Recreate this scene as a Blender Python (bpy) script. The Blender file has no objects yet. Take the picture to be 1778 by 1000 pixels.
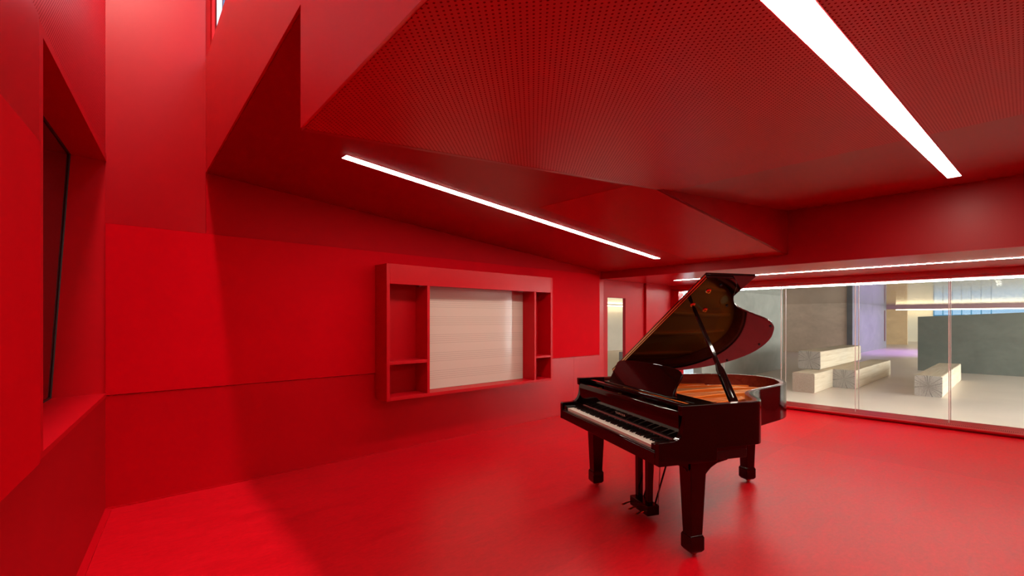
import bpy, bmesh, math, random
from mathutils import Vector, Matrix
random.seed(7)
sc = bpy.context.scene
COL = sc.collection

# ------------------------------------------------------------------ camera
cd = bpy.data.cameras.new('camera')
cam = bpy.data.objects.new('camera', cd); COL.objects.link(cam)
cam.location = (0, 0, 1.48); cam.rotation_euler = (math.pi/2, 0, 0)
cd.sensor_width = 36; cd.lens = 36*815/1778; cd.shift_y = 55/1778
cd.clip_start = .05; cd.clip_end = 300
sc.camera = cam

# ------------------------------------------------------------------ world, exposure
sc.view_settings.view_transform = 'Standard'; sc.view_settings.look = 'None'
sc.view_settings.gamma = 1; sc.view_settings.exposure = 0.0
sc.view_settings.use_curve_mapping = False
w = bpy.data.worlds.new('sky'); sc.world = w; w.use_nodes = True
bg = w.node_tree.nodes['Background']; bg.inputs[0].default_value = (.78, .87, 1.0, 1); bg.inputs[1].default_value = 7.0

# room frame: x runs along the back wall (t), y = -s (s = distance from the back wall into the room)
C0 = Vector((-3.166, 3.655, 0)); ROT = math.atan2(.675, .738)
RM = Matrix.Translation(C0) @ Matrix.Rotation(ROT, 4, 'Z')
def R(t, s, z=0): return RM @ Vector((t, -s, z))

STRIP = 50.0        # emission of the linear lamps
SHAFT = 300.0       # the lamp high in the light shaft
HALL = 66.0

def area(name, loc, rot, sx, sy, power, col=(1, 1, 1), portal=False):
    l = bpy.data.lights.new(name, 'AREA'); l.shape = 'RECTANGLE'; l.size = sx; l.size_y = sy; l.energy = power; l.color = col
    o = bpy.data.objects.new(name, l); COL.objects.link(o); o.location = loc; o.rotation_euler = rot
    if portal: l.cycles.is_portal = True
    return o
# added area fill along the hall's unseen side, standing in for daylight
area('hall_fill_light', R(24, 10.4, 1.2), (math.pi/2, 0, ROT), 30, 2.2, 1950, (1, .95, .88))

def spot(name, loc, target, power, col, ang, blend=.6, rad=.06):
    l = bpy.data.lights.new(name, 'SPOT'); l.energy = power; l.color = col; l.spot_size = math.radians(ang); l.spot_blend = blend; l.shadow_soft_size = rad
    o = bpy.data.objects.new(name, l); COL.objects.link(o); o.location = loc
    o.rotation_euler = (Vector(target)-Vector(loc)).to_track_quat('-Z', 'Y').to_euler(); return o
for t_ in (25.5, 27.5, 29.5): spot('violet_spotlight', R(t_, 2.4, 2.15), R(t_, .2, .4), 340, (.45, .22, 1), 120, 1.0)

# ------------------------------------------------------------------ materials
def mat(name, col, rough=.5, metal=0, spec=.5, coat=0, emis=None, estr=0):
    m = bpy.data.materials.new(name); m.use_nodes = True
    b = m.node_tree.nodes['Principled BSDF']
    b.inputs['Base Color'].default_value = (*col, 1); b.inputs['Roughness'].default_value = rough
    b.inputs['Metallic'].default_value = metal; b.inputs['Specular IOR Level'].default_value = spec
    b.inputs['Coat Weight'].default_value = coat; b.inputs['Coat Roughness'].default_value = .04
    if emis: b.inputs['Emission Color'].default_value = (*emis, 1); b.inputs['Emission Strength'].default_value = estr
    return m
def nt(m): return m.node_tree.nodes, m.node_tree.links, m.node_tree.nodes['Principled BSDF']
def math_(n, l, op, a, b=None, c=None):
    x = n.new('ShaderNodeMath'); x.operation = op
    for i, v in enumerate((a, b, c)):
        if v is None: continue
        if isinstance(v, (int, float)): x.inputs[i].default_value = v
        else: l.new(v, x.inputs[i])
    return x.outputs[0]
def objcoord(n, l):
    tc = n.new('ShaderNodeTexCoord'); s = n.new('ShaderNodeSeparateXYZ'); l.new(tc.outputs['Object'], s.inputs[0]); return tc.outputs['Object'], s.outputs
def noise(n, l, vec, scale, detail=4, rough=.6, dist=0, stretch=None):
    if stretch:
        mp = n.new('ShaderNodeMapping'); mp.inputs['Scale'].default_value = stretch; l.new(vec, mp.inputs['Vector']); vec = mp.outputs[0]
    t = n.new('ShaderNodeTexNoise'); l.new(vec, t.inputs['Vector']); t.inputs['Scale'].default_value = scale
    t.inputs['Detail'].default_value = detail; t.inputs['Roughness'].default_value = rough; t.inputs['Distortion'].default_value = dist
    return t.outputs['Fac']
def ramp(n, l, fac, stops):
    r = n.new('ShaderNodeValToRGB'); l.new(fac, r.inputs[0]); e = r.color_ramp.elements
    while len(e) < len(stops): e.new(.5)
    for i, (p, c) in enumerate(stops): e[i].position = p; e[i].color = (*c, 1)
    return r.outputs[0]
def mix(n, l, fac, a, b, mode='MIX'):
    x = n.new('ShaderNodeMix'); x.data_type = 'RGBA'; x.blend_type = mode
    for i, v in ((0, fac), (6, a), (7, b)):
        if isinstance(v, (int, float)): x.inputs[i].default_value = v
        elif isinstance(v, tuple): x.inputs[i].default_value = (*v, 1)
        else: l.new(v, x.inputs[i])
    return x.outputs[2]
def bump(n, l, b, h, strength=.2, dist=.01):
    x = n.new('ShaderNodeBump'); x.inputs['Strength'].default_value = strength; x.inputs['Distance'].default_value = dist
    l.new(h, x.inputs['Height']); l.new(x.outputs[0], b.inputs['Normal'])

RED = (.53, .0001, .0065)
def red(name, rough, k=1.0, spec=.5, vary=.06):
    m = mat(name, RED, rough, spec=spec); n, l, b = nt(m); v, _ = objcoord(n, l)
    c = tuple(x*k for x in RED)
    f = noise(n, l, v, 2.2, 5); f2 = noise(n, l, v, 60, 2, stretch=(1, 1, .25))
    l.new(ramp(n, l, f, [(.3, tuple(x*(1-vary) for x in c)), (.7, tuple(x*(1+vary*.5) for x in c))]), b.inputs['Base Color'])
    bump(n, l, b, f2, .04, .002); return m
M = {}
M['red_matte'] = red('red_matte_board', .62, 1.10, spec=.03)
M['red_satin'] = red('red_satin_paint', .45, .94, spec=.14)
M['red_bulkhead'] = red('red_bulkhead_paint', .34, 1.1, spec=.36)
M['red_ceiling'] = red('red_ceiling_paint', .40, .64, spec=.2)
M['red_door'] = red('red_door_paint', .42, .80, spec=.13)
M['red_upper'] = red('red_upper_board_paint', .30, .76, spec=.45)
M['red_upper_matte'] = red('red_upper_matte_paint', .6, .84, spec=.05)
M['red_low'] = red('red_lower_paint', .45, .74, spec=.2)
M['red_gloss'] = red('red_gloss_paint', .30, .92, spec=.22)
M['red_paint'] = red('red_paint', .42, .95, spec=.2)
def perforated(name, a, b_, pitch=.025, rad=.14, sp=.2, ro=.42):
    m = red(name, ro, .92, spec=sp); n, l, b = nt(m); v, xyz = objcoord(n, l)
    u = math_(n, l, 'DIVIDE', xyz[a], pitch); q = math_(n, l, 'DIVIDE', xyz[b_], pitch*.5)
    row = math_(n, l, 'FLOOR', q); par = math_(n, l, 'FLOORED_MODULO', row, 2)
    uu = math_(n, l, 'FRACT', math_(n, l, 'MULTIPLY_ADD', par, .5, u))
    vv = math_(n, l, 'MULTIPLY', math_(n, l, 'SUBTRACT', math_(n, l, 'FRACT', q), .5), .5)
    d = math_(n, l, 'SQRT', math_(n, l, 'ADD', math_(n, l, 'POWER', math_(n, l, 'SUBTRACT', uu, .5), 2), math_(n, l, 'POWER', vv, 2)))
    hole = math_(n, l, 'LESS_THAN', d, rad)
    old = b.inputs['Base Color'].links[0].from_socket
    l.new(mix(n, l, hole, old, (.16, .0006, .001)), b.inputs['Base Color'])
    l.new(math_(n, l, 'MULTIPLY_ADD', hole, .5, ro), b.inputs['Roughness'])
    l.new(math_(n, l, 'MULTIPLY_ADD', hole, -sp, sp), b.inputs['Specular IOR Level'])
    return m
M['perf_ceiling'] = perforated('perforated_red_board', 0, 1)
M['perf_low'] = perforated('finely_perforated_red_board', 0, 1, .019, .11)
M['perf_wall'] = perforated('perforated_red_wall_board', 1, 2, .022, .17, .5, .34)
def linoleum():
    m = mat('red_linoleum', RED, .4, spec=.24); n, l, b = nt(m); v, xyz = objcoord(n, l)
    f = noise(n, l, v, 3.2, 9, .68, .8, (1, 2.6, 1)); g = noise(n, l, v, 22, 6, .7, .5, (1, 2, 1))
    c1 = ramp(n, l, f, [(.30, (0.48, 0.0010, 0.0060)), (.5, (0.60, 0.0015, 0.0084)), (.72, (0.69, 0.0025, 0.0132))])
    c2 = mix(n, l, .35, c1, ramp(n, l, g, [(.35, (0.43, 0.0008, 0.0048)), (.65, (0.71, 0.0030, 0.0144))]))
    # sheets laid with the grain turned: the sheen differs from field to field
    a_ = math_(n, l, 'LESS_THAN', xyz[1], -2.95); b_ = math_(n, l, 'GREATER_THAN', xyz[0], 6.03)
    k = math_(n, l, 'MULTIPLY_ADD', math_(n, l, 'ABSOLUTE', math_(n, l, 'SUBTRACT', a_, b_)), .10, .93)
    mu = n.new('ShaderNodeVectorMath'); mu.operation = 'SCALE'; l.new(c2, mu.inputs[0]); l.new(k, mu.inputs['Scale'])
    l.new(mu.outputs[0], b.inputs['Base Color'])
    l.new(math_(n, l, 'MULTIPLY_ADD', f, .14, .30), b.inputs['Roughness'])
    bump(n, l, b, g, .05, .002); return m
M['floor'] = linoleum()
def concrete(name, c, rough=.7, k=.25):
    m = mat(name, c, rough, spec=.35); n, l, b = nt(m); v, xyz = objcoord(n, l)
    f = noise(n, l, v, .9, 8, .65, .6, (1, 1, 1.6)); g = noise(n, l, v, 9, 6, .7)
    lo = tuple(x*(1-k) for x in c); hi = tuple(min(1, x*(1+k*.7)) for x in c)
    l.new(mix(n, l, .3, ramp(n, l, f, [(.3, lo), (.7, hi)]), ramp(n, l, g, [(.3, lo), (.75, hi)])), b.inputs['Base Color'])
    bump(n, l, b, g, .08, .004); return m
M['concrete'] = concrete('board_marked_concrete', (.30, .285, .24))
M['concrete_violet'] = concrete('smooth_concrete', (.17, .16, .155))
M['concrete_green'] = concrete('green_grey_concrete', (.135, .135, .108))
M['concrete_brown'] = concrete('brown_concrete', (.72, .54, .41))
M['concrete_tan'] = concrete('tan_timber_cladding', (.55, .36, .19), .6)
M['concrete_pale'] = concrete('pale_plaster', (.70, .62, .48), .7, .12)
M['hall_floor'] = concrete('pale_terrazzo', (.72, .60, .50), .34, .1)
M['mauve'] = mat('mauve_beam_paint', (.30, .17, .17), .6)
def mirror_ceiling():
    m = mat('brushed_steel_ceiling', (.44, .41, .37), .12, 1); n, l, b = nt(m); v, xyz = objcoord(n, l)
    f = noise(n, l, v, 1.3, 3, .5, 0, (1, .35, 1)); bump(n, l, b, f, .10, .02)
    g = noise(n, l, v, 30, 2, .5, 0, (.05, 1, 1)); l.new(math_(n, l, 'MULTIPLY_ADD', g, .12, .05), b.inputs['Roughness']); return m
M['mirror'] = mirror_ceiling()
M['piano'] = mat('polished_ebony', (.0055, .0022, .002), .06, spec=.36)
M['piano_satin'] = mat('satin_black', (.006, .003, .003), .4)
M['ivory'] = mat('ivory_key_plastic', (.80, .74, .64), .28)
M['keyfront'] = M['ivory']
M['ebony'] = mat('black_key_plastic', (.006, .004, .004), .22)
M['brass'] = mat('polished_brass', (.80, .50, .22), .18, 1)
M['felt'] = mat('red_brown_felt', (.20, .05, .045), .95)
M['letters'] = mat('pale_brass_letters', (.75, .48, .36), .45)
M['rubber'] = mat('black_rubber', (.008, .007, .007), .7)
def plate_gold():
    m = mat('gold_bronze_plate', (.78, .20, .02), .40, .45); n, l, b = nt(m); v, _ = objcoord(n, l)
    bump(n, l, b, noise(n, l, v, 120, 2), .05, .001); return m
M['gold'] = plate_gold()
M['string'] = mat('steel_wire', (.42, .16, .05), .45, .6)
def wood(name, a, b2, rough, axis=(1, 14, 14), scale=2.0):
    m = mat(name, a, rough); n, l, b = nt(m); v, _ = objcoord(n, l)
    f = noise(n, l, v, scale, 6, .6, .4, axis)
    l.new(ramp(n, l, f, [(.3, a), (.7, b2)]), b.inputs['Base Color']); return m
M['rim_wood'] = wood('mahogany_inner_rim', (.16, .018, .010), (.26, .035, .018), .22, (14, 1, 14))
M['spruce'] = wood('spruce_soundboard', (.46, .24, .09), (.62, .36, .15), .3, (18, 1, 18))
def log_side():
    m = mat('weathered_timber_side', (.6, .5, .35), .75, spec=.25); n, l, b = nt(m); v, xyz = objcoord(n, l)
    f = noise(n, l, v, 1.6, 7, .62, 1.2, (.35, 6, 6)); g = noise(n, l, v, 5, 5, .7, .2, (.25, 9, 9)); h = noise(n, l, v, .8, 3, .5)
    c = ramp(n, l, f, [(.30, (.48, .30, .16)), (.48, (.72, .54, .34)), (.70, (.82, .66, .46))])
    c = mix(n, l, .4, c, ramp(n, l, g, [(.35, (.42, .30, .19)), (.65, (.80, .66, .49))]))
    l.new(mix(n, l, math_(n, l, 'MULTIPLY', h, .6), c, (.56, .50, .43)), b.inputs['Base Color']); bump(n, l, b, g, .2, .006); return m
def log_end(name, core, rim_, crack=True):
    m = mat(name, core, .85, spec=.2); n, l, b = nt(m); v, xyz = objcoord(n, l)
    wob = noise(n, l, v, 7, 4)
    z = math_(n, l, 'SUBTRACT', xyz[2], .2)
    r = math_(n, l, 'SQRT', math_(n, l, 'ADD', math_(n, l, 'POWER', xyz[1], 2), math_(n, l, 'POWER', z, 2)))
    rings = math_(n, l, 'SINE', math_(n, l, 'MULTIPLY', math_(n, l, 'MULTIPLY_ADD', wob, .06, r), 330))
    ang = math_(n, l, 'ARCTAN2', z, xyz[1])
    an = n.new('ShaderNodeTexNoise'); an.noise_dimensions = '1D'; an.inputs['Scale'].default_value = 9; an.inputs['Detail'].default_value = 3
    l.new(math_(n, l, 'MULTIPLY_ADD', wob, .25, ang), an.inputs['W'])
    cr = ramp(n, l, an.outputs['Fac'], [(.36, (1, 1, 1)), (.41, (0, 0, 0))])
    base = mix(n, l, math_(n, l, 'MINIMUM', math_(n, l, 'MULTIPLY', math_(n, l, 'ADD', r, math_(n, l, 'MULTIPLY', wob, .08)), 4.0), 1), core, rim_)
    base = mix(n, l, math_(n, l, 'MULTIPLY_ADD', rings, .09, .09), base, (.10, .08, .06))
    base = mix(n, l, noise(n, l, v, 40, 3), base, mix(n, l, .6, base, (.62, .55, .48)))
    if crack: base = mix(n, l, math_(n, l, 'MULTIPLY', cr, .75), base, (.07, .055, .045))
    l.new(base, b.inputs['Base Color']); return m
M['log'] = log_side()
M['log_end_grey'] = log_end('grey_cracked_end_grain', (.20, .185, .17), (.27, .25, .225))
M['log_end_tan'] = log_end('tan_end_grain', (.26, .165, .12), (.31, .21, .155), False)
M['log_end_dark'] = log_end('dark_heart_end_grain', (.07, .035, .028), (.31, .265, .225))
M['white_trim'] = mat('white_aluminium', (.75, .75, .76), .4)
M['blue_frame'] = mat('blue_window_frame', (.05, .20, .42), .4)
M['dark_red'] = mat('dark_red_edge', (.10, .002, .004), .5)
M['gasket'] = mat('black_gasket', (.006, .004, .004), .5)
M['housing'] = M['red_paint']
def emit(name, col, s): return mat(name, (.8, .8, .8), .5, emis=col, estr=s)
M['led'] = emit('led_diffuser', (1, .90, .76), STRIP)
M['led_shaft'] = emit('led_shaft_diffuser', (1, .90, .80), SHAFT)
M['led_hall'] = emit('led_cool_diffuser', (1, .93, .88), HALL)
M['led_warm'] = emit('led_warm_diffuser', (1, .74, .42), 10)
M['led_purple'] = emit('led_violet_diffuser', (.45, .2, 1), 16)
def glass(name, tint=(.97, .99, .98), k=1.0, f0=.045):
    m = bpy.data.materials.new(name); m.use_nodes = True; n, l = m.node_tree.nodes, m.node_tree.links
    n.clear(); o = n.new('ShaderNodeOutputMaterial'); tr = n.new('ShaderNodeBsdfTransparent'); gl = n.new('ShaderNodeBsdfGlossy')
    tr.inputs[0].default_value = (*tint, 1); gl.inputs['Roughness'].default_value = 0.0; gl.inputs[0].default_value = (k, k, k, 1)
    lw = n.new('ShaderNodeLayerWeight'); lw.inputs[0].default_value = .5
    f = math_(n, l, 'MULTIPLY_ADD', math_(n, l, 'POWER', lw.outputs['Facing'], 5), 1-f0, f0)
    mx = n.new('ShaderNodeMixShader'); l.new(f, mx.inputs[0]); l.new(tr.outputs[0], mx.inputs[1]); l.new(gl.outputs[0], mx.inputs[2]); l.new(mx.outputs[0], o.inputs[0])
    return m
M['glass'] = glass('clear_glass', f0=.02, k=.14)
M['glass_blue'] = glass('blue_tinted_glass', (.30, .35, .39), .3)
M['glass_matt'] = glass('etched_glass', f0=.02, k=.06)
M['dark_glass'] = mat('dark_window_glass', (.05, .001, .002), .06, spec=.6)
M['joint'] = mat('pale_silicone_joint', (.62, .58, .54), .3)
def board():
    m = mat('enamel_music_board', (.62, .53, .45), .10, spec=.26); n, l, b = nt(m); v, xyz = objcoord(n, l)
    # five staves of five ruled lines; the board's own z runs from 0 at its foot
    line = None
    q = math_(n, l, 'DIVIDE', math_(n, l, 'SUBTRACT', xyz[2], .1005), .217)
    fr = math_(n, l, 'MULTIPLY', math_(n, l, 'FRACT', q), .217)
    inst = math_(n, l, 'LESS_THAN', fr, .125)
    ln = math_(n, l, 'LESS_THAN', math_(n, l, 'ABSOLUTE', math_(n, l, 'SUBTRACT', math_(n, l, 'FRACT', math_(n, l, 'DIVIDE', fr, .025)), .5)), .07)
    low = math_(n, l, 'GREATER_THAN', q, 0)
    f = math_(n, l, 'MULTIPLY', math_(n, l, 'MULTIPLY', inst, ln), low)
    l.new(mix(n, l, math_(n, l, 'MULTIPLY', f, .6), (.62, .53, .45), (.26, .20, .17)), b.inputs['Base Color']); return m
M['board'] = board()

# ------------------------------------------------------------------ mesh helpers
class MB:
    def __init__(s): s.v = []; s.f = []; s.m = []
    def add(s, vs, fs, mi=0):
        o = len(s.v); s.v += [tuple(v) for v in vs]; s.f += [tuple(i+o for i in f) for f in fs]; s.m += [mi]*len(fs); return s
    def box(s, x0, x1, y0, y1, z0, z1, mi=0, ends=None):
        vs = [(x, y, z) for z in (z0, z1) for y in (y0, y1) for x in (x0, x1)]
        fs = [(0, 2, 3, 1), (4, 5, 7, 6), (0, 1, 5, 4), (2, 6, 7, 3), (0, 4, 6, 2), (1, 3, 7, 5)]
        s.add(vs, fs, mi)
        if ends is not None: s.m[-2] = s.m[-1] = ends
        return s
    def prism(s, pts, vec, mi=0, cap=None):
        n = len(pts); vec = Vector(vec); a = [Vector(p) for p in pts]; b = [p+vec for p in a]
        fs = [tuple(range(n))[::-1], tuple(range(n, 2*n))] + [(i, (i+1) % n, (i+1) % n+n, i+n) for i in range(n)]
        s.add(a+b, fs, mi); 
        if cap is not None: s.m[-(n+2)] = cap
        return s
    def loft(s, rings, mi=0, caps=True):
        n = len(rings[0]); vs = [p for r in rings for p in r]; fs = []
        for j in range(len(rings)-1):
            for i in range(n): fs.append((j*n+i, j*n+(i+1) % n, (j+1)*n+(i+1) % n, (j+1)*n+i))
        if caps: fs += [tuple(range(n))[::-1], tuple(range((len(rings)-1)*n, len(rings)*n))]
        return s.add(vs, fs, mi)
    def tube(s, pts, r, seg=10, mi=0):
        pts = [Vector(p) for p in pts]; rs = r if isinstance(r, (list, tuple)) else [r]*len(pts); rings = []
        for i, p in enumerate(pts):
            d = (pts[min(i+1, len(pts)-1)]-pts[max(i-1, 0)]).normalized()
            u = d.orthogonal().normalized() if abs(d.z) > .9 else d.cross(Vector((0, 0, 1))).normalized(); q = d.cross(u)
            rings.append([p+(u*math.cos(a)+q*math.sin(a))*rs[i] for a in [2*math.pi*k/seg for k in range(seg)]])
        return s.loft(rings, mi)
    def lathe(s, prof, c=(0, 0, 0), seg=20, mi=0):
        rings = [[(c[0]+r*math.cos(a), c[1]+r*math.sin(a), c[2]+z) for a in [2*math.pi*k/seg for k in range(seg)]] for r, z in prof]
        return s.loft(rings, mi)
    def build(s, name, mats, parent=None, loc=None, rot=0, smooth=False, bevel=0, seg=2):
        me = bpy.data.meshes.new(name); me.from_pydata(s.v, [], s.f)
        mats = mats if isinstance(mats, (list, tuple)) else [mats]
        for m in mats: me.materials.append(m)
        for p, i in zip(me.polygons, s.m): p.material_index = i
        bm = bmesh.new(); bm.from_mesh(me); bmesh.ops.recalc_face_normals(bm, faces=bm.faces); bm.to_mesh(me); bm.free()
        o = bpy.data.objects.new(name, me); COL.objects.link(o)
        if parent: o.parent = parent
        if loc is not None: o.location = loc
        o.rotation_euler = (0, 0, rot)
        if bevel:
            b = o.modifiers.new('bevel', 'BEVEL'); b.width = bevel; b.segments = seg; b.limit_method = 'ANGLE'; b.angle_limit = math.radians(40)
        if smooth or bevel:
            for p in me.polygons: p.use_smooth = True
            try: me.set_sharp_from_angle(angle=math.radians(35))
            except Exception: pass
        return o
def empty(name, loc, rot=0, label=None, cat=None, group=None):
    o = bpy.data.objects.new(name, None); COL.objects.link(o); o.location = loc; o.rotation_euler = (0, 0, rot); o.empty_display_size = .2
    if label: tag(o, label, cat, group)
    return o
def tag(o, label, cat, group=None):
    o['label'] = label; o['category'] = cat
    if group: o['group'] = group
    return o
def struct(mb, name, mats, label=None, parent=None, **k):
    o = mb.build(name, mats, parent, None if parent else C0, 0 if parent else ROT, **k)
    if not parent: o['kind'] = 'structure'
    if label: o['label'] = label
    return o
def sroot(name, label=None):
    o = empty(name, C0, ROT); o['kind'] = 'structure'
    if label: o['label'] = label
    return o
def catmull(pts, n=6, closed=True):
    out = []; N = len(pts)
    for i in range(N if closed else N-1):
        p0, p1, p2, p3 = [Vector(pts[(i+j) % N] if closed else pts[max(0, min(N-1, i+j))]) for j in (-1, 0, 1, 2)]
        for k in range(n):
            t = k/n; out.append(.5*((2*p1)+(p2-p0)*t+(2*p0-5*p1+4*p2-p3)*t*t+(3*p1-p0-3*p2+p3)*t**3))
    if not closed: out.append(Vector(pts[-1]))
    return out

# ------------------------------------------------------------------ room shell (room frame: x=t, y=-s)
SW = (-.1351, -.9908)            # left wall runs this way from the corner
SE = (-.047, -.9989)             # the bulkhead along the light shaft
SMAX = 5.6
zS = lambda t: 2.763-.0843*(t-.662)
zP = lambda t: 2.267+.0971*(t-.529)
Wl = lambda u, off=0: (SW[0]*u-SW[1]*0-off*.9908, SW[1]*u+off*.1351)     # off>0 = outwards (away from the room)
E_ = lambda e: (.662+SE[0]*e, SE[1]*e)
Lx, Ly = E_(2.83)
BX, BY = 6.319, -2.848

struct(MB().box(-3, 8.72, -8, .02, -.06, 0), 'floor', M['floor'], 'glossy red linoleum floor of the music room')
b = MB()
bw = sroot('wall_back', 'red back wall behind the shelf unit')
struct(MB().box(-.6, 6.40, .03, .25, 0, 3.0).box(-.6, .70, .03, .25, 3.0, 7.0), 'wall_core', M['red_satin'], parent=bw)
struct(MB().box(.664, 6.272, -.004, .03, 2.234, 2.95).box(0, 6.272, -.002, .03, 2.228, 2.236), 'upper_board', M['red_upper_matte'], parent=bw)
struct(MB().box(0, .662, -.004, .03, 2.234, 6.99), 'shaft_board', M['red_upper'], parent=bw)
struct(MB().box(0, 6.272, -.012, .03, .892, 2.230), 'middle_board', M['red_matte'], parent=bw)
struct(MB().box(0, 5.62, -.002, .03, .0, .888).box(5.624, 6.40, -.002, .03, 0, .888), 'lower_board', M['red_gloss'], parent=bw)
struct(MB().box(6.272, 6.40, .0, .03, .888, 2.2), 'door_jamb', M['red_gloss'], parent=bw)
struct(MB().box(7.66, 8.30, -.045, .25, 0, 2.2).box(8.3, 9.06, .0, .25, 0, 2.2), 'end_board', M['red_door'], parent=bw)
struct(MB().box(0, 5.62, -.012, -.002, 0, .012), 'baseboard_back', M['red_paint'], 'thin red skirting along the back wall')
# door with a tall vision panel, flush with the back wall
dr = sroot('door_1', 'red door with a tall narrow glass panel in the back wall')
struct(MB().box(6.402, 6.512, .0, .06, .01, 2.2).box(7.046, 7.656, .0, .06, .01, 2.2).box(6.512, 7.046, .0, .06, 1.864, 2.2).box(6.512, 7.046, .0, .06, .01, .12), 'door_leaf', M['red_door'], parent=dr)
struct(MB().box(6.512, 7.046, .024, .036, .12, 1.864), 'pane', M['glass'], parent=dr)

# left wall: lower wall set back, proud boards above, perforated acoustic wall at the top, deep window box
lw_ = sroot('wall_left', 'red side wall beside the camera with a window box')
def wallbox(mb, u0, u1, z0, z1, in_, out, mi=0):
    a, c = Wl(u0, -in_), Wl(u1, -in_); d, e = Wl(u1, out), Wl(u0, out)
    return mb.prism([(*a, z0), (*c, z0), (*d, z0), (*e, z0)], (0, 0, z1-z0), mi)
UM = 5.75
struct(wallbox(MB(), 0, UM, 0, .878, 0, .3), 'lower_wall', M['red_low'], parent=lw_)
struct(wallbox(MB(), 2.055, UM, .878, 2.227, .016, .3), 'proud_board', M['red_matte'], parent=lw_)
struct(wallbox(MB(), 2.055, UM, 2.232, 2.758, .012, .3), 'upper_board', M['red_upper'], parent=lw_)
struct(wallbox(MB(), 0, UM, 2.764, 6.99, -.0, .3), 'acoustic_board', M['perf_wall'], parent=lw_)
fr = wallbox(MB(), 1.955, 2.05, .878, 2.758, .006, .25)
wallbox(fr, 0, 1.955, .878, .906, .006, .42); wallbox(fr, 0, 1.955, 2.712, 2.758, .006, .42)
struct(fr, 'window_surround', M['red_paint'], parent=lw_)
# far jamb of the window box runs out from the corner
struct(MB().prism([(0, 0, .906), (-.42, -.045, .906), (-.42, .2, .906), (0, .2, .906)], (0, 0, 1.806)), 'window_jamb', M['red_paint'], parent=lw_)
w2 = sroot('window_1', 'dark window leaning inside the red window box')
off_b, off_t = .30, .20
q = [(*Wl(.085, off_b), .906), (*Wl(1.955, off_b), .906), (*Wl(1.955, off_t), 2.712), (*Wl(.062, off_t), 2.712)]
struct(MB().prism(q, (-.02, 0, 0)), 'pane', M['dark_glass'], parent=w2)
gk = MB()
for i in range(4):
    p0, p1 = Vector(q[i]), Vector(q[(i+1) % 4]); gk.tube([p0, p1], .011, 6)
struct(gk, 'gasket', M['gasket'], parent=w2)
skl = MB(); 
a, c = Wl(.04, -.04), Wl(UM, -.04); d = Wl(UM, 0); e = Wl(0, 0)
struct(MB().prism([(*a, 0), (*c, 0), (*d, 0), (*e, 0)], (0, 0, .012)), 'baseboard_left', M['red_paint'], 'red skirting strip along the foot of the side wall')

# south wall and shaft roof (behind / above the camera)
struct(MB().box(-2.2, 9.1, -SMAX-.2, -SMAX, 0, 7.0), 'wall_front', M['red_satin'])
struct(MB().box(-2.2, 1.4, -SMAX-.2, .25, 7.0, 7.15), 'ceiling_shaft', M['red_paint'])

# bulkhead between shaft and room
TH = .12
bk = MB()
def bquad(e0, e1, z00, z01, z10, z11):
    a, c = E_(e0), E_(e1); u = .03
    vs = [(*a, z00), (*c, z01), (*c, z11), (*a, z10), (a[0]+TH, a[1], z00+u), (c[0]+TH, c[1], z01+u), (c[0]+TH, c[1], z11), (a[0]+TH, a[1], z10)]
    bk.add(vs, [(0, 1, 2, 3), (4, 7, 6, 5), (0, 4, 5, 1), (2, 6, 7, 3), (0, 3, 7, 4), (1, 5, 6, 2)])
bquad(.0, 2.83, zS(.662), zS(Lx), 3.745, 3.745)
bquad(2.83, SMAX-.02, zP(Lx), zP(E_(SMAX)[0]), 3.745, 3.745)
bquad(0, SMAX-.02, 4.95, 4.95, 6.99, 6.99)
struct(bk, 'wall_bulkhead', M['red_bulkhead'], 'red bulkhead stepping down beside the light shaft')
# clerestory window standing on the bulkhead
w3 = sroot('window_2', 'bright clerestory window above the bulkhead')
a = E_(.02)
c1 = MB(); c2 = MB()
c1.box(.70, .735, -SMAX, .0, 3.745, 3.755)
for k in range(10):
    e0 = .0+.55*k; x, y = E_(e0)
    if k: c1.box(x+.05, x+.08, y-.02, y+.02, 3.75, 5.0)
    x2, y2 = E_(e0+.55)
    c2.prism([(x+.06, y-.012, 3.755), (x2+.06, y2+.012, 3.755), (x2+.068, y2+.012, 3.755), (x+.068, y-.012, 3.755)], (0, 0, 1.24))
struct(c1, 'mullion', M['blue_frame'], parent=w3); struct(c2, 'pane', M['glass_matt'], parent=w3)
struct(MB().box(.70, .735, -.06, .03, 3.745, 5.0), 'window_jamb', M['red_paint'], parent=w3)

# sloping lower ceiling S and rising upper ceiling P, the upright fold between them, the deep beam
def slab(pts, zf, th, mb, mi=0): return mb.prism([(x, y, zf(x)) for x, y in pts], (0, 0, th), mi, None)
fold = lambda k: (Lx+(BX-Lx)*k, Ly+(BY-Ly)*k)
def fold_at(t): return fold((t-Lx)/(BX-Lx))
sb = MB(); A0 = (E_(0)[0]+.015, 0); A1 = (E_(2.83)[0]+.015, E_(2.83)[1])
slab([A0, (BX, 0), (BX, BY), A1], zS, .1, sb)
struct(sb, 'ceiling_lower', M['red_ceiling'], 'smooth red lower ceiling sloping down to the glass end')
pf = MB(); o_ = .42
f1, f2 = fold_at(3.1), fold_at(6.05)
slab([(3.1, f1[1]+1.15), (6.05, f2[1]+1.15), (6.05, f2[1]+.03), (3.1, f1[1]+.03)], lambda t: zS(t)-.0025, .002, pf)
struct(pf, 'ceiling_lower_perforated', M['perf_low'], 'perforated field in the lower ceiling')
pb = MB(); F = fold_at(3.5)
S0 = (E_(SMAX)[0]+.015, -SMAX)
slab([A1, F, (3.5, -SMAX), S0], zP, .1, pb, 0)
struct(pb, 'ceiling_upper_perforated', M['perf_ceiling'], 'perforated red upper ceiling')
pp = MB(); slab([F, (BX, BY), (BX, -SMAX), (3.5, -SMAX)], zP, .1, pp)
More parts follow.
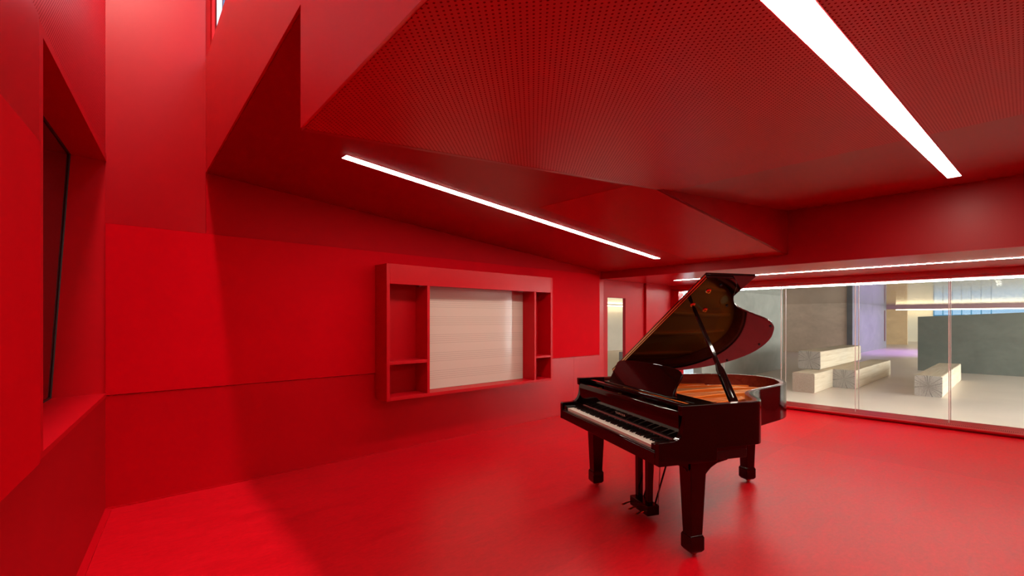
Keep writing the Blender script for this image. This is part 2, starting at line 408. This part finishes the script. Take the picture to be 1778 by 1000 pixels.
struct(pp, 'ceiling_upper', M['red_ceiling'], 'plain red upper ceiling beyond the perforated field')
vf = MB(); k = (3.586-Lx)/(BX-Lx); X = fold(.5)
# crossing of the two planes along the fold
lo = 0; hi = 1
for _ in range(50):
    m_ = (lo+hi)/2; t = fold(m_)[0]
    if zP(t) < zS(t): lo = m_
    else: hi = m_
X = fold(lo)
vf.prism([(*A1, zP(Lx)), (*X, zP(X[0])), (*A1, zS(Lx))], (.0, .03, 0)); vf.prism([(*X, zP(X[0])), (BX, BY, zS(BX)), (BX, BY, zP(BX))], (0, .03, 0))
struct(vf, 'ceiling_fold', M['red_ceiling'], 'upright red fold between the two ceilings')
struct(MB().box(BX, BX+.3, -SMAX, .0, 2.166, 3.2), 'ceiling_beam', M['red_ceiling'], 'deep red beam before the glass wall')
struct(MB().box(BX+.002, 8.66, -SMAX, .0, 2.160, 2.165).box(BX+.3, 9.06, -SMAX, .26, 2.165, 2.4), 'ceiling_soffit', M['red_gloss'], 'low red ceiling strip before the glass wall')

# ------------------------------------------------------------------ glass wall
GI, GO = 8.74, 8.965
gw = sroot('window_3', 'double glass wall towards the concrete hall')
fm = MB().box(8.66, 8.73, -SMAX, 0, 2.085, 2.165).box(8.73, 9.03, -SMAX, 0, 2.055, 2.165).box(8.64, 8.70, -.02, .0, 0, 2.1)
fm.box(8.70, 8.80, -.14, -.0, .05, 2.06).box(8.92, 9.0, -.085, 0, .05, 2.06)
struct(fm, 'frame', M['red_gloss'], parent=gw)
struct(MB().box(8.44, 9.0, -SMAX, -.0, .030, .05).box(8.50, 9.0, -SMAX, 0, 0, .03), 'sill', M['red_gloss'], parent=gw)
gr = MB()
for i in range(290): gr.box(8.56, 8.66, -.2-.0185*i-.006, -.2-.0185*i, .0485, .0512)
g_ = struct(gr, 'sill_grille', M['dark_red'], parent=gw)
js = [.14, .93, 2.0, 3.05, 4.12, 5.19, SMAX]
for gx in (GI, GO):
    for a_, b_ in zip(js[:-1], js[1:]):
        struct(MB().box(gx-.005, gx+.005, -b_+.003, -a_-.003, .05, 2.058), 'pane', M['glass'], parent=gw)
    for j in js[1:-1]:
        struct(MB().box(gx-.0055, gx+.0055, -j-.005, -j+.005, .05, 2.058), 'joint', M['joint'], parent=gw)

# ------------------------------------------------------------------ hall beyond
struct(MB().box(8.99, 46, -10.5, .2, -.07, -.01).box(-4, 46, .2, 8.9, -.07, -.01), 'floor_hall', M['hall_floor'], 'pale hall floor beyond the glass')
struct(MB().box(9.06, 46, -10.5, .255, 2.2, 2.3).box(-4, 46, .255, 8.9, 2.2, 2.3), 'ceiling_hall', M['mirror'], 'mirror-like metal ceiling of the hall')
struct(MB().box(10.3, 15.6, .15, .35, -.01, 2.2), 'wall_hall', M['concrete'], 'grey concrete wall of the hall beside the glass')
wb = MB().box(24.2, 24.4, .36, 6.9, -.01, 2.2).box(24.2, 24.4, 8.4, 8.9, -.01, 2.2).box(24.2, 24.4, 6.9, 8.4, -.01, .3)
struct(wb, 'wall_hall_recess', M['concrete_brown'], 'brown concrete wall deep in the hall recess')
struct(MB().box(24.15, 31.4, .15, .35, -.01, 2.2), 'wall_hall_violet', M['concrete_violet'], 'concrete wall washed with violet light')
struct(MB().box(30.85, 31.05, .13, .15, .36, 1.96), 'trim_1', M['dark_red'], 'dark red slot near the end of the violet wall')
struct(MB().box(36, 36.2, -.1, 6, -.01, 2.2), 'wall_hall_tan', M['concrete_tan'], 'tan panelled wall at the far end of the hall')
struct(MB().box(42, 42.2, -.67, 2, -.01, 2.2).box(42, 42.2, -10.5, -.67, -.01, .9), 'wall_hall_far', M['concrete_pale'], 'cream end wall of the hall')
struct(MB().box(-4, 24.2, 8.6, 8.9, -.01, 2.2), 'wall_hall_side', M['concrete_pale'], 'pale concrete wall seen through the door glass')
struct(MB().prism([(18, -2.7, -.01), (18, -10.4, -.01), (18, -10.4, 1.95), (18, -2.7, 1.565)], (.3, 0, 0)), 'wall_hall_low', M['concrete_green'], 'low grey-green concrete wall standing in the hall')
struct(MB().box(31.4, 31.7, -10.5, .3, 2.03, 2.2), 'trim_2', M['mauve'], 'shallow beam across the hall ceiling')
w4 = sroot('window_4', 'far hall window with blue frames')
fr = MB(); fr.box(41.9, 42.0, -3.45, -.67, .9, .96)
for i in range(7): fr.box(41.95, 42.1, -.67-.45*i-.05, -.67-.45*i, .9, 2.2)
fr.box(41.97, 42.05, -3.4, -.67, 1.72, 1.80)
struct(fr, 'frame', M['blue_frame'], parent=w4)
struct(MB().box(42.08, 42.1, -10.4, -.67, .9, 2.2), 'pane', M['glass_blue'], parent=w4)
struct(MB().box(24.28, 24.3, 6.9, 8.4, .3, 2.2), 'window_5', M['glass'], 'pale hall window beside the glass wall')

# ------------------------------------------------------------------ lamps
def strip(name, label, group, t0, t1, s0, s1, zf, m, drop=.004, along=None):
    cx_, cy_ = (t0+t1)/2, (s0+s1)/2; z0 = zf(cx_)
    o = empty(name, R(cx_, cy_, z0), ROT, label, 'light', group)
    def pr(a, b_, c, d, lo, hi):
        P = lambda t, s: (t-cx_, -(s-cy_), zf(t)-z0)
        pts = [P(a, c), P(b_, c), P(b_, d), P(a, d)]
        return MB().prism([(x, y, z-lo) for x, y, z in pts], (0, 0, lo-hi))
    pr(t0-.004, t1+.004, s0-.004, s1+.004, drop-.001, 0).build('housing', M['housing'], o)
    pr(t0, t1, s0, s1, drop, drop-.002).build('diffuser', m, o)
    return o
LG = 'linear ceiling lights of the music room'
strip('linear_light', 'long slim white light strip in the lower sloping ceiling above the shelf unit', LG, 1.32, 5.77, 1.34, 1.42, zS, M['led'])
strip('linear_light', 'broad bright light strip in the perforated upper ceiling', LG, 1.15, 5.635, 4.36, 4.45, zP, M['led'])
strip('linear_light', 'thin light strip in the low ceiling before the glass wall', LG, 7.37, 7.44, .76, 5.3, lambda t: 2.160, M['led'])
strip('shaft_light', 'lamp high in the light shaft over the side wall', None, .05, .115, .15, 5.4, lambda t: 7.0, M['led_shaft'])
h = empty('hall_light', R(9.1, 3.0, 2.042), ROT, 'cool white light line outside along the top of the glass wall', 'light')
MB().box(-.03, .03, -2.6, 2.9, .015, .06).build('housing', M['white_trim'], h)
MB().box(-.028, .028, -2.6, 2.9, 0, .014).build('diffuser', M['led_hall'], h)
h = empty('hall_light', R(31.75, 4.5, 2.0), ROT, 'warm light line under the shallow beam deep in the hall', 'light')
MB().box(-.03, .03, -5.5, 4.3, .02, .05).build('housing', M['white_trim'], h)
MB().box(-.03, .03, -5.5, 4.3, -.02, .02).build('diffuser', M['led_warm'], h)
h = empty('hall_light', R(11, -8.4, 2.12), ROT, 'warm light cove along the pale wall seen through the door glass', 'light')
MB().box(-14, 12, -.05, .05, .03, .06).build('housing', M['white_trim'], h)
MB().box(-14, 12, -.045, .045, 0, .03).build('diffuser', M['led_warm'], h)
h = empty('hall_light', R(41.6, 1.0, 2.15), ROT, 'added warm fill line brightening the cream wall at the far end of the hall', 'light')  # extra lamp added only to brighten the cream end wall
MB().box(-.05, .05, -3, 2, -.02, .02).build('diffuser', M['led_warm'], h)
# ------------------------------------------------------------------ shelf unit with the music board
T0, T1, DP, Z0, Z1 = 2.24, 4.82, .28, .612, 2.078
su = empty('wall_shelf_unit', R(T0, 0.012, Z0), ROT, 'red wall-hung shelf unit framing a white music board', 'shelf unit')
W_ = T1-T0; H_ = Z1-Z0; th = .038
d0 = -DP+.012
MB().box(0, th, d0, -.001, 0, H_).build('side_panel', M['red_paint'], su, bevel=.002)
MB().box(W_-th, W_, d0, -.001, 0, H_).build('side_panel', M['red_paint'], su, bevel=.002)
dl, dr_ = .50, 2.215
MB().box(dl, dl+.034, d0+.001, -.001, th, H_-.215).build('divider', M['red_paint'], su, bevel=.002)
MB().box(dr_, dr_+.034, d0+.001, -.001, th, H_-.215).build('divider', M['red_paint'], su, bevel=.002)
MB().box(th, W_-th, d0, -.001, 0, th).build('bottom_panel', M['red_paint'], su, bevel=.002)
MB().box(th, W_-th, d0, d0+.035, H_-.215, H_).box(th, W_-th, d0+.035, -.001, H_-.03, H_).build('top_fascia', M['red_gloss'], su, bevel=.002)
MB().box(th, W_-th, -.012, -.001, th, H_-.03).build('back_panel', M['red_paint'], su)
MB().box(th, dl, d0+.003, -.012, .385, .420).build('shelf', M['red_paint'], su, bevel=.002)
MB().box(dr_+.034, W_-th, d0+.003, -.012, .335, .365).build('shelf', M['red_paint'], su, bevel=.002)
bd = MB().box(dl+.036, dr_-.002, -.014, -.002, 0, H_-.034-th).build('music_board', M['board'], su, loc=(0, -.022, th+.002))
bd['label'] = 'white board ruled with five music staves'

# ------------------------------------------------------------------ timber beams in the hall
LGRP = 'squared timber beams in the hall'
def beam(t, s, z, label, length, wdt, hgt, endm, rot=0):
    o = empty('timber_beam', R(t, s, z), ROT+rot, label, 'timber beam', LGRP)
    m = MB(); rg = []
    ch = .012
    for i, x in enumerate([0, .02]+[length*k/8 for k in range(1, 8)]+[length-.02, length]):
        c = ch*(1.8 if x in (0, length) else 1); j = lambda: random.uniform(-.003, .003)
        a, h2 = wdt/2, hgt
        pts = [(-a+c, 0), (a-c, 0), (a, c), (a, h2-c), (a-c, h2), (-a+c, h2), (-a, h2-c), (-a, c)]
        rg.append([(x, y+j(), max(0, z_+(j() if z_ > .01 else 0))) for y, z_ in pts])
    m.loft(rg); m.m[-1] = 1; m.m[-2] = 1
    b_ = m.build('timber', [M['log'], endm], o); return o
def W2TS(x, y):
    p = RM.inverted() @ Vector((x, y, 0)); return p.x, -p.y
def place(l, r, *a, **k):     # near bottom corners of the end face (world x, y)
    mx, my = (l[0]+r[0])/2, (l[1]+r[1])/2; t, s = W2TS(mx, my)
    return beam(t, s, *a, **k)
place((7.92, 9.236), (8.19, 8.935), -.01, 'single timber beam with a dark cracked heart before the low concrete wall', 3.85, .405, .405, M['log_end_dark'])
place((5.841, 9.775), (6.10, 9.468), -.01, 'lower timber beam with a tan end, carrying the top beam of the pile', 3.85, .40, .395, M['log_end_tan'])
place((7.10, 10.40), (7.36, 10.05), -.01, 'lower grey-ended timber beam lying against the tan-ended one', 3.85, .43, .40, M['log_end_grey'])
place((6.41, 10.52), (6.72, 10.22), .392, 'topmost timber beam resting across the two lower beams', 3.7, .43, .39, M['log_end_grey'], rot=-.0)
place((3.62, 15.9), (3.9, 15.62), -.01, 'far timber beam glimpsed through the glass of the red door', 3.0, .40, .40, M['log_end_grey'])

# ------------------------------------------------------------------ grand piano
KA = math.atan2(-.9555, .2953)
pn = empty('grand_piano', (.435, 4.218, 0), KA, 'polished black grand piano with its lid propped open', 'piano')
PW = 1.49
RIM = [(1.49, .415), (1.49, .50), (1.49, .70), (1.475, .77), (1.41, .835), (1.29, .905), (1.20, .975), (1.135, 1.06), (1.08, 1.17), (1.02, 1.32), (.955, 1.49), (.905, 1.59), (.83, 1.69), (.735, 1.765), (.64, 1.825), (.54, 1.86), (.44, 1.87), (.34, 1.852), (.25, 1.80), (.17, 1.72), (.09, 1.58), (.03, 1.40), (.0, 1.20), (0, .9), (0, .55), (0, .415)]
def ccurve(pts): return [Vector((p[0], p[1], 0)) for p in catmull([(x, y, 0) for x, y in pts], 5, False)]
outer = ccurve(RIM)
def offset(path, d):
    out = []
    for i, p in enumerate(path):
        t = (path[min(i+1, len(path)-1)]-path[max(i-1, 0)]).normalized(); out.append(p+Vector((-t.y, t.x, 0))*d)
    return out
RT = .05
inner = offset(outer, RT)
def wallstrip(o, i, z0, z1):
    n = len(o); m = MB()
    vs = [(p.x, p.y, z) for z in (z0, z1) for p in o]+[(p.x, p.y, z) for z in (z0, z1) for p in i]; fs = []
    O0, O1, I0, I1 = 0, n, 2*n, 3*n
    for k in range(n-1):
        fs += [(O0+k, O0+k+1, O1+k+1, O1+k), (I0+k, I1+k, I1+k+1, I0+k+1), (O1+k, O1+k+1, I1+k+1, I1+k), (O0+k, I0+k, I0+k+1, O0+k+1)]
    fs += [(O0, O1, I1, I0), (O0+n-1, I0+n-1, I1+n-1, O1+n-1)]
    return m.add(vs, fs)
wallstrip(outer, offset(outer, RT*.45), .68, .955).build('rim', M['piano'], pn, smooth=True, bevel=.0015)
rim2 = wallstrip(offset(outer, RT*.45+.0005), inner, .68, .955).build('inner_rim', M['rim_wood'], pn, smooth=True, bevel=.002); rim2['label'] = 'red-brown polished inner rim'
# arms (cheeks) either side of the keyboard
prof = [(.0, .60), (.0, .735), (.008, .742), (.10, .744), (.135, .752), (.158, .775), (.174, .81), (.18, .85), (.182, .888), (.166, .894), (.162, .955), (.42, .955), (.42, .60)]
for x0 in (0, PW-.042):
    m = MB().prism([(x0, y, z) for y, z in prof], (.042, 0, 0)); m.build('arm', M['piano'], pn, bevel=.002)
for x0, x1 in ((.042, .108), (1.388, PW-.042)):
    MB().box(x0, x1, .012, .19, .655, .722).build('key_block', M['piano'], pn, bevel=.004)
MB().box(.012, PW-.012, .012, .66, .602, .655).box(.012, PW-.012, .14, .66, .655, .678).build('key_bed', M['piano_satin'], pn, bevel=.003)
MB().box(.042, PW-.042, .0, .02, .600, .676).box(.05, PW-.05, .002, .024, .676, .686).build('key_slip', M['piano'], pn, bevel=.003)
# underside: bottom frame and soundboard
def fill(path, z0, z1): return MB().prism([(p.x, p.y, z0) for p in path], (0, 0, z1-z0))
fill(offset(outer, RT*.9), .74, .755).build('soundboard', M['spruce'], pn)
for xa, ya, xb, yb in ((.10, .66, .40, 1.75), (.55, .66, .5, 1.78), (1.30, .66, .62, 1.72)):
    v = (Vector((xb, yb, 0))-Vector((xa, ya, 0))).normalized(); nn = Vector((-v.y, v.x, 0))*.04
    MB().prism([(xa+nn.x, ya+nn.y, .66), (xb+nn.x, yb+nn.y, .66), (xb-nn.x, yb-nn.y, .66), (xa-nn.x, ya-nn.y, .66)], (0, 0, .08)).build('back_post', M['piano_satin'], pn)
# keys
KX0, KX1 = .112, 1.384; wk = (KX1-KX0)/52; ZK = .706
km = MB().box(.0005, wk-.0005, 0, .155, -.006, 0).box(.0008, wk-.0008, .001, .155, -.026, -.006).build('white_key', M['ivory'], pn, bevel=.0008, seg=1)
bmx = MB().loft([[(-.0052, 0, 0), (.0052, 0, 0), (.0052, .10, 0), (-.0052, .10, 0)], [(-.0048, .002, .006), (.0048, .002, .006), (.0048, .10, .006), (-.0048, .10, .006)], [(-.0042, .010, .0125), (.0042, .010, .0125), (.0042, .10, .0125), (-.0042, .10, .0125)]]).build('black_key', M['ebony'], pn, bevel=.0008, seg=1)
names = ['A', 'A#', 'B', 'C', 'C#', 'D', 'D#', 'E', 'F', 'F#', 'G', 'G#']; wi = 0; first = {'w': km, 'b': bmx}
for i in range(88):
    nm = names[i % 12]
    if '#' in nm:
        o = first.pop('b', None) or bmx.copy()
        if o.name not in COL.objects: COL.objects.link(o)
        o.parent = pn; sh = {'C#': -.0015, 'F#': -.002, 'D#': .0015, 'A#': .002}.get(nm, 0)
        o.location = (KX0+wi*wk+sh, .022+.052, ZK)
    else:
        o = first.pop('w', None) or km.copy()
        if o.name not in COL.objects: COL.objects.link(o)
        o.parent = pn; o.location = (KX0+wi*wk, .022, ZK); wi += 1
# fallboard, felt strip and lettering
fp = [(.184, .735), (.172, .80), (.167, .86), (.168, .898), (.174, .908), (.188, .912), (.200, .908), (.204, .89), (.20, .735)]
fb = MB().prism([(.044, y, z) for y, z in fp], (PW-.088, 0, 0)).build('fallboard', M['piano'], pn, smooth=True, bevel=.002)
MB().box(.108, 1.388, .172, .185, .720, .7285).build('felt_strip', M['felt'], pn)
cu = bpy.data.curves.new('lettering', 'FONT'); cu.body = 'YAMAHA'; cu.size = .025; cu.space_character = 1.55; cu.align_x = 'CENTER'; cu.extrude = .0004
to = bpy.data.objects.new('tmp_text', cu); COL.objects.link(to)
bpy.context.view_layer.update()
me = bpy.data.meshes.new_from_object(to.evaluated_get(bpy.context.evaluated_depsgraph_get()))
bpy.data.objects.remove(to); me.materials.clear(); me.materials.append(M['letters'])
lt = bpy.data.objects.new('lettering', me); COL.objects.link(lt); lt.parent = fb
lt.location = (.745, .1738, .757); lt.rotation_euler = (math.radians(98), 0, 0); lt['label'] = 'brass letters reading YAMAHA'
# music shelf with rails, open slot and the desk
MB().box(.05, 1.44, .250, .285, .918, .944).box(.05, .17, .285, .55, .918, .934).box(1.32, 1.44, .285, .55, .918, .934).box(.17, 1.32, .40, .55, .918, .930).build('music_shelf', M['piano'], pn, bevel=.003)
MB().box(.05, 1.44, .206, .25, .86, .872).build('action_rail', M['felt'], pn)
for x in (.30, .62, .95, 1.2): MB().box(x, x+.012, .206, .25, .872, .905).build('rail_bracket', M['brass'], pn)
dpts = [(.29, 0), (.285, .05), (.282, .15), (.278, .185), (.30, .205), (.36, .214), (.50, .222), (.72, .226), (.94, .222), (1.05, .214), (1.09, .208), (1.12, .20), (1.16, .17), (1.165, .14), (1.155, .09), (1.158, .04), (1.17, 0)]
TL = math.radians(29)
P_ = lambda x, h, o: (x, .325+h*math.sin(TL)+o*math.cos(TL), .948+h*math.cos(TL)-o*math.sin(TL))
dk = MB().prism([P_(x, h_, 0) for x, h_ in dpts], Vector(P_(0, 0, .016))-Vector(P_(0, 0, 0))).build('music_desk', M['piano'], pn, bevel=.003)
MB().box(.27, 1.19, .295, .335, .944, .955).build('desk_ledge', M['piano'], pn, bevel=.003)
for x in (.42, 1.04): MB().tube([(x, .45, .935), (x, .43, 1.09)], .007, 8).build('desk_prop', M['brass'], pn)
# iron plate, struts, holes and strings
inn = offset(outer, RT+.012)
plo = [p for p in inn if p.y > .52]
fill(plo, .838, .850).build('plate', M['gold'], pn, bevel=.004)
for (xa, ya, xb, yb, wd, hz) in ((1.36, .55, 1.32, .80, .03, .03), (1.12, .55, 1.02, 1.24, .034, .04), (.86, .55, .80, 1.60, .034, .045), (.60, .55, .54, 1.74, .034, .045), (.34, .55, .36, 1.74, .034, .04), (.12, .55, .12, 1.45, .03, .03)):
    rg = []
    for k in range(9):
        t = k/8; x = xa+(xb-xa)*t; y = ya+(yb-ya)*t; hh = hz*(.35+.65*math.sin(math.pi*min(1, max(0, .08+t*.86))))
        rg.append([(x-wd/2, y, .849), (x+wd/2, y, .849), (x+wd*.36, y, .849+hh), (x-wd*.36, y, .849+hh)])
    MB().loft(rg).build('plate_strut', M['gold'], pn, smooth=True, bevel=.004)
def ring(cx_, cy_, r, name='plate_hole'):
    m = MB(); rg = []
    for k in range(24):
        a = 2*math.pi*k/24; rg.append([(cx_+(r+.008*math.cos(q_))*math.cos(a), cy_+(r+.008*math.cos(q_))*math.sin(a), .851+.006*math.sin(q_)) for q_ in [math.pi*j/4 for j in range(8)]])
    n = 8; vs = [p for r_ in rg for p in r_]; fs = [((j % 24)*n+i, (j % 24)*n+(i+1) % n, ((j+1) % 24)*n+(i+1) % n, ((j+1) % 24)*n+i) for j in range(24) for i in range(n)]
    m.add(vs, fs); o = m.build(name, M['gold'], pn, smooth=True)
    MB().lathe([(r, 0), (r, .0012)], (cx_, cy_, .8502), 24).build('hole_floor', M['spruce'], o)
for c in ((1.20, .70, .042), (.92, 1.24, .045), (.70, 1.62, .05), (.27, 1.58, .04)): ring(*c)
st = MB()
for i in range(76):
    f = i/75; x0 = 1.38-1.20*f; L_ = .20+1.0*(f**.75); x1 = x0+(-.04 if f < .62 else .28*(f-.5)); y1 = min(.62+L_, 1.62)
    if f >= .7: x1 = x0+.34*(f-.45); 
    st.tube([(x0, .56, .872), (x1, y1, .866)], .0009 if f < .7 else .0016, 4)
s_ = st.build('strings', M['string'], pn); s_['kind'] = 'stuff'
for k in range(3):
    MB().tube([(1.36-.5*k*.7, .70+.30*k, .852), (1.12-.5*k*.6, .98+.26*k, .852)], .010, 6).build('bridge', M['spruce'], pn)
# lid (main leaf), folded front flap, hinges, hardware
LA = math.radians(31.5); HZ = .965; LT = .02
lf = bpy.data.objects.new('lid', None)
def LP(d, y, o): return Vector((d*math.cos(LA)-o*math.sin(LA), y, HZ+d*math.sin(LA)+o*math.cos(LA)))
lid2 = [(x*1.005+.002, y+(.004 if y > .8 else 0)) for x, y in [(p.x, p.y) for p in outer] if y > .745]
lidp = [(1.50, .535)]+lid2+[(0, .535)]
def lidpoly(pts, o, th): return MB().prism([LP(d, y, o) for d, y in pts], LP(0, 0, th)-LP(0, 0, 0))
OF = .018
lid = lidpoly(lidp, OF, LT).build('lid', M['piano'], pn, bevel=.003)
fl = lidpoly([(0, .537), (1.50, .537), (1.50, .955), (0, .955)], OF+LT+.004, LT).build('lid_flap', M['piano'], lid, bevel=.003); fl['label'] = 'front flap of the lid folded back'
lidpoly([(.02, .531), (1.49, .531), (1.49, .536), (.02, .536)], OF+LT-.004, .012).build('lid_hinge', M['brass'], lid)
lidpoly([(.02, .5325), (1.49, .5325), (1.49, .5355), (.02, .5355)], OF+.002, .006).build('edge_trim', M['brass'], lid)
for y in (.60, 1.02): MB().tube([(-.004, y, .962), (-.004, y+.07, .962)], .009, 10).build('hinge_knuckle', M['brass'], lid)
for d, y in ((1.345, .648), (1.10, .79), (1.166, .636)):
    c = LP(d, y, OF-.006); u = LP(d, y, OF)-c; u.normalize()
    MB().tube([c, c+u*.006], [.017, .022], 14).tube([c-u*.010, c], [.009, .009], 12).build('prop_cup', M['brass'], lid)
for d, y in ((.85, 1.64), (.52, 1.80), (1.16, .95), (1.42, .70), (.2, 1.68)):
    c = LP(d, y, OF-.008); u = (LP(d, y, OF)-c).normalized()
    MB().tube([c, c+u*.008], .009, 12).build('lid_buffer', M['rubber'], lid)
# prop stick, wide at its foot
p0 = Vector((1.443, .60, .93)); p1 = LP(1.166, .636, OF-.012)
dv = (p1-p0); ln = dv.length; dv.normalize(); sy = Vector((0, 1, 0)); sy = (sy-dv*sy.dot(dv)).normalized(); sx = dv.cross(sy)
rg = []
for t, a, b_ in ((0, .030, .011), (.33, .027, .011), (.37, .017, .010), (.40, .0145, .010), (.97, .011, .008), (1, .006, .006)):
    c = p0+dv*ln*t; rg.append([c+sy*a+sx*b_, c-sy*a+sx*b_, c-sy*a-sx*b_, c+sy*a-sx*b_])
ps = MB().loft(rg).build('prop_stick', M['piano'], pn, bevel=.002)
gv = []
for t in (.06, .30):
    c = p0+dv*ln*t+sx*(-.0115); gv.append(c)
MB().tube(gv, .004, 8).build('short_prop', M['piano'], ps)
MB().box(1.40, 1.452, .562, .640, .905, .935).build('prop_bracket', M['brass'], pn, bevel=.003)
# legs with flared feet and brass casters
def leg(x, y, top):
    def sq(a, z): return [(x-a, y-a, z), (x+a, y-a, z), (x+a, y+a, z), (x-a, y+a, z)]
    lg = MB().loft([sq(.0475, .040), sq(.047, .125), sq(.043, .133), sq(.042, .140), sq(.0595, top)]).build('leg', M['piano'], pn, bevel=.003)
    MB().loft([sq(.037, .026), sq(.0475, .040), sq(.050, .046), sq(.050, .122), sq(.043, .136)]).build('foot', M['piano'], lg, bevel=.002)
    cs = MB().lathe([(.012, .060), (.022, .042), (.024, .036)], (x, y, -.010), 14)
    n = 16; rg = []
    for o_, r in ((-.010, .017), (-.008, .0225), (.008, .0225), (.010, .017)): rg.append([(x+o_, y+.012+r*math.cos(2*math.pi*k/n), .0226+r*math.sin(2*math.pi*k/n)) for k in range(n)])
    cs.loft(rg); cs.build('caster', M['brass'], lg, smooth=True)
leg(.105, .300, .602); leg(1.41, .300, .602); leg(.428, 1.668, .70)
cb = [(.17, .604), (.17, .582), (.205, .575), (.235, .555), (.25, .52), (.355, .50), (.375, .525), (.405, .552), (.45, .575), (.53, .590), (.53, .604)]
for x0 in (.045, 1.40):
    MB().prism([(x0, y, z) for y, z in cb], (.055, 0, 0)).build('leg_bracket', M['piano'], pn, bevel=.002)
# pedal lyre
MB().box(.64, .90, .30, .43, .580, .603).build('lyre_head', M['piano'], pn, bevel=.003)
for x in (.708, .842):
    MB().loft([[(x-a, .36-b_, z), (x+a, .36-b_, z), (x+a, .36+b_, z), (x-a, .36+b_, z)] for a, b_, z in ((.021, .021, .10), (.0225, .0225, .60))]).build('lyre_post', M['piano'], pn, bevel=.003)
pbx = MB().box(.655, .90, .31, .41, .032, .106).build('pedal_box', M['piano'], pn, bevel=.005)
for x in (.675, .770, .865):
    m = MB(); rg = []
    for y, a, z in ((.33, .009, .062), (.29, .009, .060), (.265, .012, .056), (.245, .0155, .051), (.232, .013, .049), (.226, .005, .048)):
        rg.append([(x+a*math.cos(q_), y, z+.0055*math.sin(q_)) for q_ in [2*math.pi*j/10 for j in range(10)]])
    m.loft(rg).build('pedal', M['brass'], pn, smooth=True)
for x in (.70, .85): MB().tube([(x, .40, .075), (x+.0, .60, .66)], .0065, 8).build('lyre_brace', M['piano'], pn)
for x in (.735, .77, .815): MB().tube([(x, .405, .09), (x, .43, .66)], .003, 6).build('pedal_rod', M['brass'], pn)
MB().tube([(.89, .405, .09), (.90, .43, .66)], .003, 6).build('pedal_rod', M['felt'], pn)
